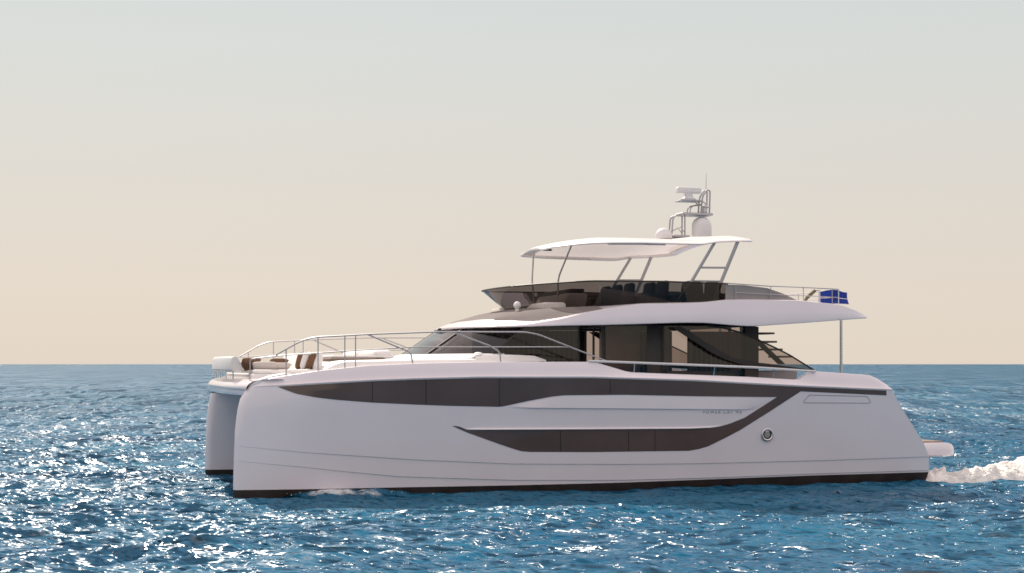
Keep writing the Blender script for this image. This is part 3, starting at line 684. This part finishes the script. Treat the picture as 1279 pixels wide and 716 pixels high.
# ------------------------------------------------------------------ hardtop
hw_f = smooth_cur([(8.46, .9), (8.52, 1.3), (8.68, 1.8), (8.9, 2.25), (9.25, 2.62), (9.7, 2.92), (10.5, 3.12), (12, 3.22), (13.3, 3.15), (13.62, 2.95), (13.8, 2.6)], .04)
we_f = smooth_cur([(8.4, 6.15), (8.6, 6.195), (9.2, 6.225), (10.4, 6.23), (11.9, 6.22), (12.1, 6.225), (12.55, 6.30), (13.6, 6.365), (13.8, 6.385)], .06)
wt_f = smooth_cur([(8.4, 6.22), (8.56, 6.30), (8.94, 6.39), (9.4, 6.47), (10.3, 6.57), (11, 6.65), (11.7, 6.70), (12.4, 6.74), (13.2, 6.74), (13.6, 6.66), (13.8, 6.55)], .12)
rim, light_sheet = MB(), MB(); L_, C_, R_ = [], [], []
for u in np.r_[8.46, 8.48, 8.51, 8.55, np.arange(8.62, 13.7, .12), 13.74, 13.78, 13.8]:
    b = hw_f(u); e_, t_ = we_f(u), wt_f(u); th = min(.3, t_-e_); k = min(1, (u-8.46)/.8)
    ii = .15*min(1, b/2)
    r_ = [(b-ii, e_+.012), (b-.03, e_), (b, e_+.018), (b-.015, e_+.035), (b-ii*.6, e_+.035+th*.12), (b-ii, e_+.035+th*.2), (b-ii-.01, e_+.035+th*.1)]
    L_.append([(u, -y, z) for y, z in r_]); R_.append([(u, y, z) for y, z in r_])
    C_.append([(u, s_*(b-ii)*q, e_+.035+th*(.18+.82*(1-q**2.3))-.004) for s_, q in [(-1, 1), (-1, .8), (-1, .6), (-1, .4), (-1, .2), (1, 0), (1, .2), (1, .4), (1, .6), (1, .8), (1, 1)]])
for rows_ in (L_, R_): rim.grid(rows_, True, True)
for e0, e1, u_ in ((0, 1, 8.46), (-1, -2, 13.8)):             # cross beams that close the rim fore and aft
    for q in range(10):
        a, b2 = C_[e0][q], C_[e0][q+1]; du = .28 if e0 == 0 else -.28
        z_ = lambda p, o: (p[0]+o, p[1], p[2])
        rim.add([a, b2, (b2[0]+du, b2[1], b2[2]+.012*abs(du)), (a[0]+du, a[1], a[2]+.012*abs(du)), (a[0], a[1], a[2]-.05), (b2[0], b2[1], b2[2]-.05), (b2[0]+du, b2[1], b2[2]-.05), (a[0]+du, a[1], a[2]-.05)],
                [(0, 1, 2, 3), (4, 7, 6, 5), (0, 4, 5, 1), (3, 2, 6, 7)])
hard = rim.build('hardtop', M['canopyrim'], yacht, angle=28)
light_sheet.grid(C_).build('sunroof_cloth', M['canopy'], hard, angle=60)  # added light-passing sheet in place of a solid top, for a bright underside
# recessed trim strips under the hardtop
both('ceiling_strip', MB().tube([(u, -(hw_f(u)-.30), we_f(u)+.022) for u in np.linspace(9.7, 11.2, 9)], .03, 6, flat=.4), M['soffit'], hard)
both('ceiling_lamp', MB().lathe([(.035, -.012), (.035, .03), (0, .03)], (10.75, -(hw_f(10.75)-.30), we_f(10.75)-.0), 12), M['steel'], hard)
# legs
def leg(pts, v, r=.042): return MB().tube([(u, -v, w) for u, w in pts], r, 8, flat=.6)
both('hardtop_leg', leg([(12.52, 6.32), (11.83, 5.23), (11.40, 4.66)], 3.02), M['rail'], yacht)
both('hardtop_leg', leg([(13.18, 6.36), (12.69, 5.26), (12.52, 4.74)], 3.02, .05), M['rail'], yacht)
both('leg_crossbar', leg([(12.14, 5.65), (12.87, 5.66)], 3.02, .026), M['rail'], yacht)
both('leg_crossbar', leg([(11.9, 5.3), (12.7, 5.3)], 3.02, .022), M['rail'], yacht)
sp_ = [at(x, y, v) + (v,) for x, y, v in ((714, 306, -1.62), (712, 311, -1.60), (698.5, 344, -1.2), (697, 352, -1.12), (697, 384, -1.05))]
both('hardtop_strut', MB().tube(rounded([(a, c, b) for a, b, c in sp_], .1), .024, 8), M['rail'], yacht)

# ------------------------------------------------------------------ mast, radar and domes
mast = MB()
for v in (-.10, .10):
    mast.tube(rounded([(12.52, v, 6.62), (12.57, v, 7.22), (12.66, v, 7.31), (12.95, v, 7.33)], .1), .024, 8)
    mast.tube([(12.93, v, 6.62), (12.93, v, 7.33)], .022, 8)
    mast.tube([(12.55, v, 6.86), (12.80, v, 6.98), (12.93, v, 6.82)], .014, 6)
    mast.tube(rounded([(13.42, v, 7.34), (13.47, v, 7.86), (13.60, v, 8.05), (13.70, v, 8.03), (13.68, v, 7.34)], .1), .024, 8)
    mast.tube(rounded([(13.08, v, 7.36), (13.10, v, 7.52), (13.2, v, 7.6), (13.44, v*.8, 7.62)], .08), .016, 8)
    mast.tube(rounded([(12.98, v*.6, 7.735), (13.3, v*.6, 7.735), (13.45, v*.7, 7.60)], .08), .02, 8)
mast.tube(rounded([(13.3, 0, 7.735), (13.55, 0, 7.735), (13.68, 0, 7.55)], .1), .02, 8)
mast.tube([(13.43, -.16, 7.56), (13.69, -.16, 7.56)], .014, 6); mast.tube([(13.43, .16, 7.45), (13.69, .16, 7.45)], .014, 6)
mast.box((12.78, 13.72), (-.28, .28), (7.31, 7.38), .02); mast.box((12.78, 13.38), (-.26, .26), (7.71, 7.745), .01)
mast.box((12.5, 13.0), (-.3, .3), (6.68, 6.74), .01)
ms = mast.build('radar_mast', M['rail'], yacht)
rd = MB().lathe([(.22, 0), (.22, .04), (.17, .06), (.13, .09), (.12, .18), (.15, .22)], (13.08, 0, 7.745), 20)
rd.box((12.72, 13.44), (-.10, .10), (7.95, 8.11), .03); rd.build('radar', M['radar'], ms)
MB().tube([(13.62, 0, 8.03), (13.63, 0, 8.55)], [.012, .005], 6).build('antenna', M['rail'], ms)
MB().box((13.5, 13.62), (-.12, .12), (7.4, 7.62), .02).build('navigation_lamp', M['radar'], ms)
dome = [(.245, -.05), (.275, -.03), (.285, .1), (.285, .28), (.27, .38), (.225, .47), (.15, .535), (.07, .565), (0, .57)]
MB().lathe(dome, (13.44, -.1, 6.71), 28).build('satellite_dome', M['radar'], yacht)
MB().lathe([(.23, -.05), (.245, .02), (.232, .09), (.18, .18), (.09, .235), (0, .25)], (12.25, -.2, 6.68), 28).build('satellite_dome', M['radar'], yacht)

# ------------------------------------------------------------------ stern
both('deck_post', MB().tube([(15.79, -3.78, 2.6), (15.79, -3.78, 4.31)], .037, 10), M['steel'], yacht)
pf = MB(); rows = []
for u, w0_, w1_, hw_ in ((17.6, .62, 1.0, 3.42), (19.0, .62, 1.0, 3.42), (19.25, .62, .99, 3.42), (19.40, .63, .95, 3.38), (19.48, .66, .88, 3.33), (19.50, .72, .8, 3.3)):
    q = [(-hw_, w0_+.04), (-hw_-.01, (w0_+w1_)/2), (-hw_, w1_-.05), (-hw_+.03, w1_), (hw_-.03, w1_), (hw_, w1_-.05), (hw_+.01, (w0_+w1_)/2), (hw_, w0_+.04), (hw_-.05, w0_), (-hw_+.05, w0_)]
    rows.append([(u, y, z) for y, z in q])
pf.grid(rows, True, True); plat = pf.build('swim_platform', M['gel'], yacht)
MB().box((17.6, 19.22), (-3.25, 3.25), (1.0, 1.03), .01).build('teak_deck', M['teak'], plat)
MB().box((16.4, 16.55), (-3.3, 3.3), (1.3, 2.55), .04).build('transom', M['gel'], yacht)
MB().box((13.75, 15.35), (-2.2, -1.3), (1.9, 2.96), .05).build('cockpit_cabinet', M['grey'], yacht)
MB().box((14.0, 16.2), (2.6, 3.3), (1.9, 2.92), .05).build('cockpit_bar', M['darkfab'], yacht)
MB().box((15.5, 16.35), (-2.4, 2.4), (1.9, 2.35), .06).build('cockpit_sofa', M['beigefab'], yacht)

# ------------------------------------------------------------------ loose things: cushions and flag
def boat_pt(u, v, w): return (BX+u*UX-v*UY, BY+u*UY+v*UX, w)
def pillow(px, py, v, wid, hgt, thick, lean, turn, m, label):
    u, w = at(px, py, v)
    mb = MB(); n = 14; rows = []
    for i in range(n+1):
        a = -1+2*i/n; r = []
        for j in range(n+1):
            b = -1+2*j/n; e2 = (1-a**4)*(1-b**4); k = 1-.10*(1-abs(a)**2)*abs(b)**3-.10*(1-abs(b)**2)*abs(a)**3
            r.append((a*wid/2*(1-.08*(1-b*b)*abs(a)**4), thick/2*math.sqrt(max(e2, 0))**.9, hgt/2*b*(1-.08*(1-a*a)*abs(b)**4)))
        rows.append(r)
    mb.grid(rows); mb.grid([[(x, -y, z) for x, y, z in r] for r in rows])
    o = mb.build('throw_pillow', m, angle=60)
    o.location = boat_pt(u, v, w); o.rotation_euler = (R(lean), 0, HEAD+R(turn))
    return tag(o, label, 'pillow', 'pillows on the bow lounge')
pillow(312, 455, -2.3, .48, .42, .20, 55, 10, M['brownfab'], 'brown pillow lying flat nearest the bow seat back')
pillow(331, 459.5, -2.55, .62, .45, .20, 62, -8, M['beigefab'], 'taupe pillow slumped between the two flat brown pillows')
pillow(346, 454.5, -1.9, .48, .42, .18, 65, 14, M['brownfab'], 'brown pillow lying half hidden behind the pale slumped ones')
pillow(349, 459.5, -2.45, .50, .42, .17, 66, 15, M['beigefab'], 'pale pillow lying flat beside the taupe one, toward the backrest')
pillow(374.5, 451, -2.2, .44, .44, .17, 14, 76, M['brownfab'], 'brown pillow standing in front of the white one')
pillow(381.5, 450.5, -2.3, .46, .46, .19, 16, 74, M['whitefab'], 'white pillow standing between two brown pillows')
pillow(390, 450.5, -2.4, .46, .46, .19, 24, 72, M['brownfab'], 'brown pillow standing against the white lounge backrest')

FV = -3.1
def flag_pt(px, py, dv=0): u, w = at(px, py, FV+dv); return (u, FV+dv, w)
fl = thing('flag', 'blue flag with pale stripes flying at the after rail of the flying bridge', 'flag', boat_pt(at(1005, 376, FV)[0], FV, at(1005, 376, FV)[1]), HEAD)
def rel(p): q = at(1005, 376, FV); return (p[0]-q[0], p[1]-FV, p[2]-q[1])
MB().tube([rel(flag_pt(1004, 378)), rel(flag_pt(1008, 372)), rel(flag_pt(1018, 363))], [.035, .05, .045], 8).build('flag_staff', M['khaki'], fl)
MB().tube([rel(flag_pt(1018, 363)), rel(flag_pt(1023, 363.5))], .012, 6).build('flag_halyard', M['khaki'], fl)
def flag_grid(lo, hi, off):
    rows = []
    for i in range(31):
        t = i/30; x = 1023+36*t; yt = 363.4+1.6*math.sin(t*5.2+2.2)+.6*t; yb = 379+2.0*t+.6*math.sin(t*6); r = []
        for j in range(9):
            k = lo+(hi-lo)*j/8; p = flag_pt(x-1.2*math.sin(k*3.1)*t, yt+(yb-yt)*k); r.append(rel((p[0], p[1]+.07*math.sin(t*9+k*1.4)*(t+.25)+off, p[2])))
        rows.append(r)
    return rows
th = MB(); th.grid(flag_grid(0, 1, 0)).grid(flag_grid(0, 1, .004)); th.build('flag_cloth', M['flag'], fl)
st_ = MB()
for lo, hi in ((.50, .56), (.96, 1.0)): st_.grid(flag_grid(lo, hi, -.006))
st_.build('flag_stripe', M['whitefab'], fl)
for x in (1024, 1047.5):
    u, w = at(x, 381, -3.45); u2, w2 = at(x, 361.5, -3.45); MB().tube([(u, -3.45, w-.04), (u, -3.45, w2)], .014, 6).build('rail_post', M['radar'], yacht)

# ------------------------------------------------------------------ foam
def foam_mat():
    m = mat('sea_foam', (.78, .75, .71), .9, spec=.1, bump=(9, 1, .08), var=(3.5, .24)); return m
M['foam'] = foam_mat()
def wake():
    us_ = np.r_[np.arange(18.0, 27, .055), np.arange(27, 60, .25)]; vs_ = np.arange(-4.9, 4.91, .075); rows = []
    for u in us_:
        r = []
        for v in vs_:
            n = foam_noise(u*.9, v*.9, 3.1); n2 = foam_noise(u*3.2, v*3.2, 8.); n0 = mnoise.noise(Vector((u*.35, v*.35, 1.7)))
            s_ = min(1, max(0, (u-18.0)/.3)); hwid = .75+.085*(u-18)+.25*n0+.22*n; ctr = 3.5+.01*(u-18)
            edge = min(1, max(0, (hwid-abs(abs(v)-ctr))/.45)); mid = .35*min(1, max(0, (u-22)/5))*min(1, max(0, (ctr-abs(v))/.5)); edge = max(edge, mid)
            rise = .12+.22*min(1, max(0, (u-18.3)/2.8)); fade = math.exp(-max(0, u-23)/9)
            n3 = foam_noise(u*8.5, v*8.5, 2.2); rise *= 1 if v < 0 else .35; s_ *= 1 if v < 0 else min(1, max(0, (u-24)/4))
            z = s_*edge**.7*rise*fade*(1+.6*n+.55*n0)+edge*s_*fade*(.19*n2+.10*n3)-.16*max(0, n2+.5*n3-.12)*min(1, max(0, (u-19)/3))
            z = z-.3*(1-s_)*(v > 0)-.17*(1-min(1, edge*3))-(1-fade)*.12
            p = boat_pt(u+.1*n2, v+.1*n, z); r.append(p)
        rows.append(r)
    o = MB().grid(rows).build('wake_foam', M['foam'], angle=180)
    return tag(o, 'white churned foam of the wake behind the yacht', 'wake foam', kind='stuff')
wake()
def bow_spray():
    mb = MB(); rr = random.Random(3)
    def blob(c, r):
        n, mm = 6, 4; rows = []
        for j in range(mm+1):
            ph = -math.pi/2+math.pi*j/mm
            rows.append([(c[0]+r*math.cos(ph)*math.cos(6.283*k/n)*(.7+.6*rr.random()), c[1]+r*math.cos(ph)*math.sin(6.283*k/n)*(.7+.6*rr.random()), c[2]+r*.7*math.sin(ph)) for k in range(n)])
        mb.grid(rows, True)
    for _ in range(170):
        u = 1.1+abs(rr.gauss(1.5, .9)); s_ = rr.choice((-1, 1)); v = s_*(-vside(u, .1)+.02+abs(rr.gauss(0, .13)))
        env = .26*math.exp(-((u-2.5)/1.2)**2); z = .02+env*rr.random()**.7; blob(boat_pt(u, v, z), .005+.011*rr.random()**2)
    for _ in range(420):
        u = 18.3+rr.random()*9; v = -(3.5+rr.gauss(0, .6)); z = .12+.33*rr.random()*min(1, (u-18)/3); blob(boat_pt(u, v, z), .006+.02*rr.random()**2)
    o = mb.build('spray', M['foam'], angle=180)
    return tag(o, 'white spray drops thrown up along the bows and over the wake', 'spray', kind='stuff')
bow_spray()
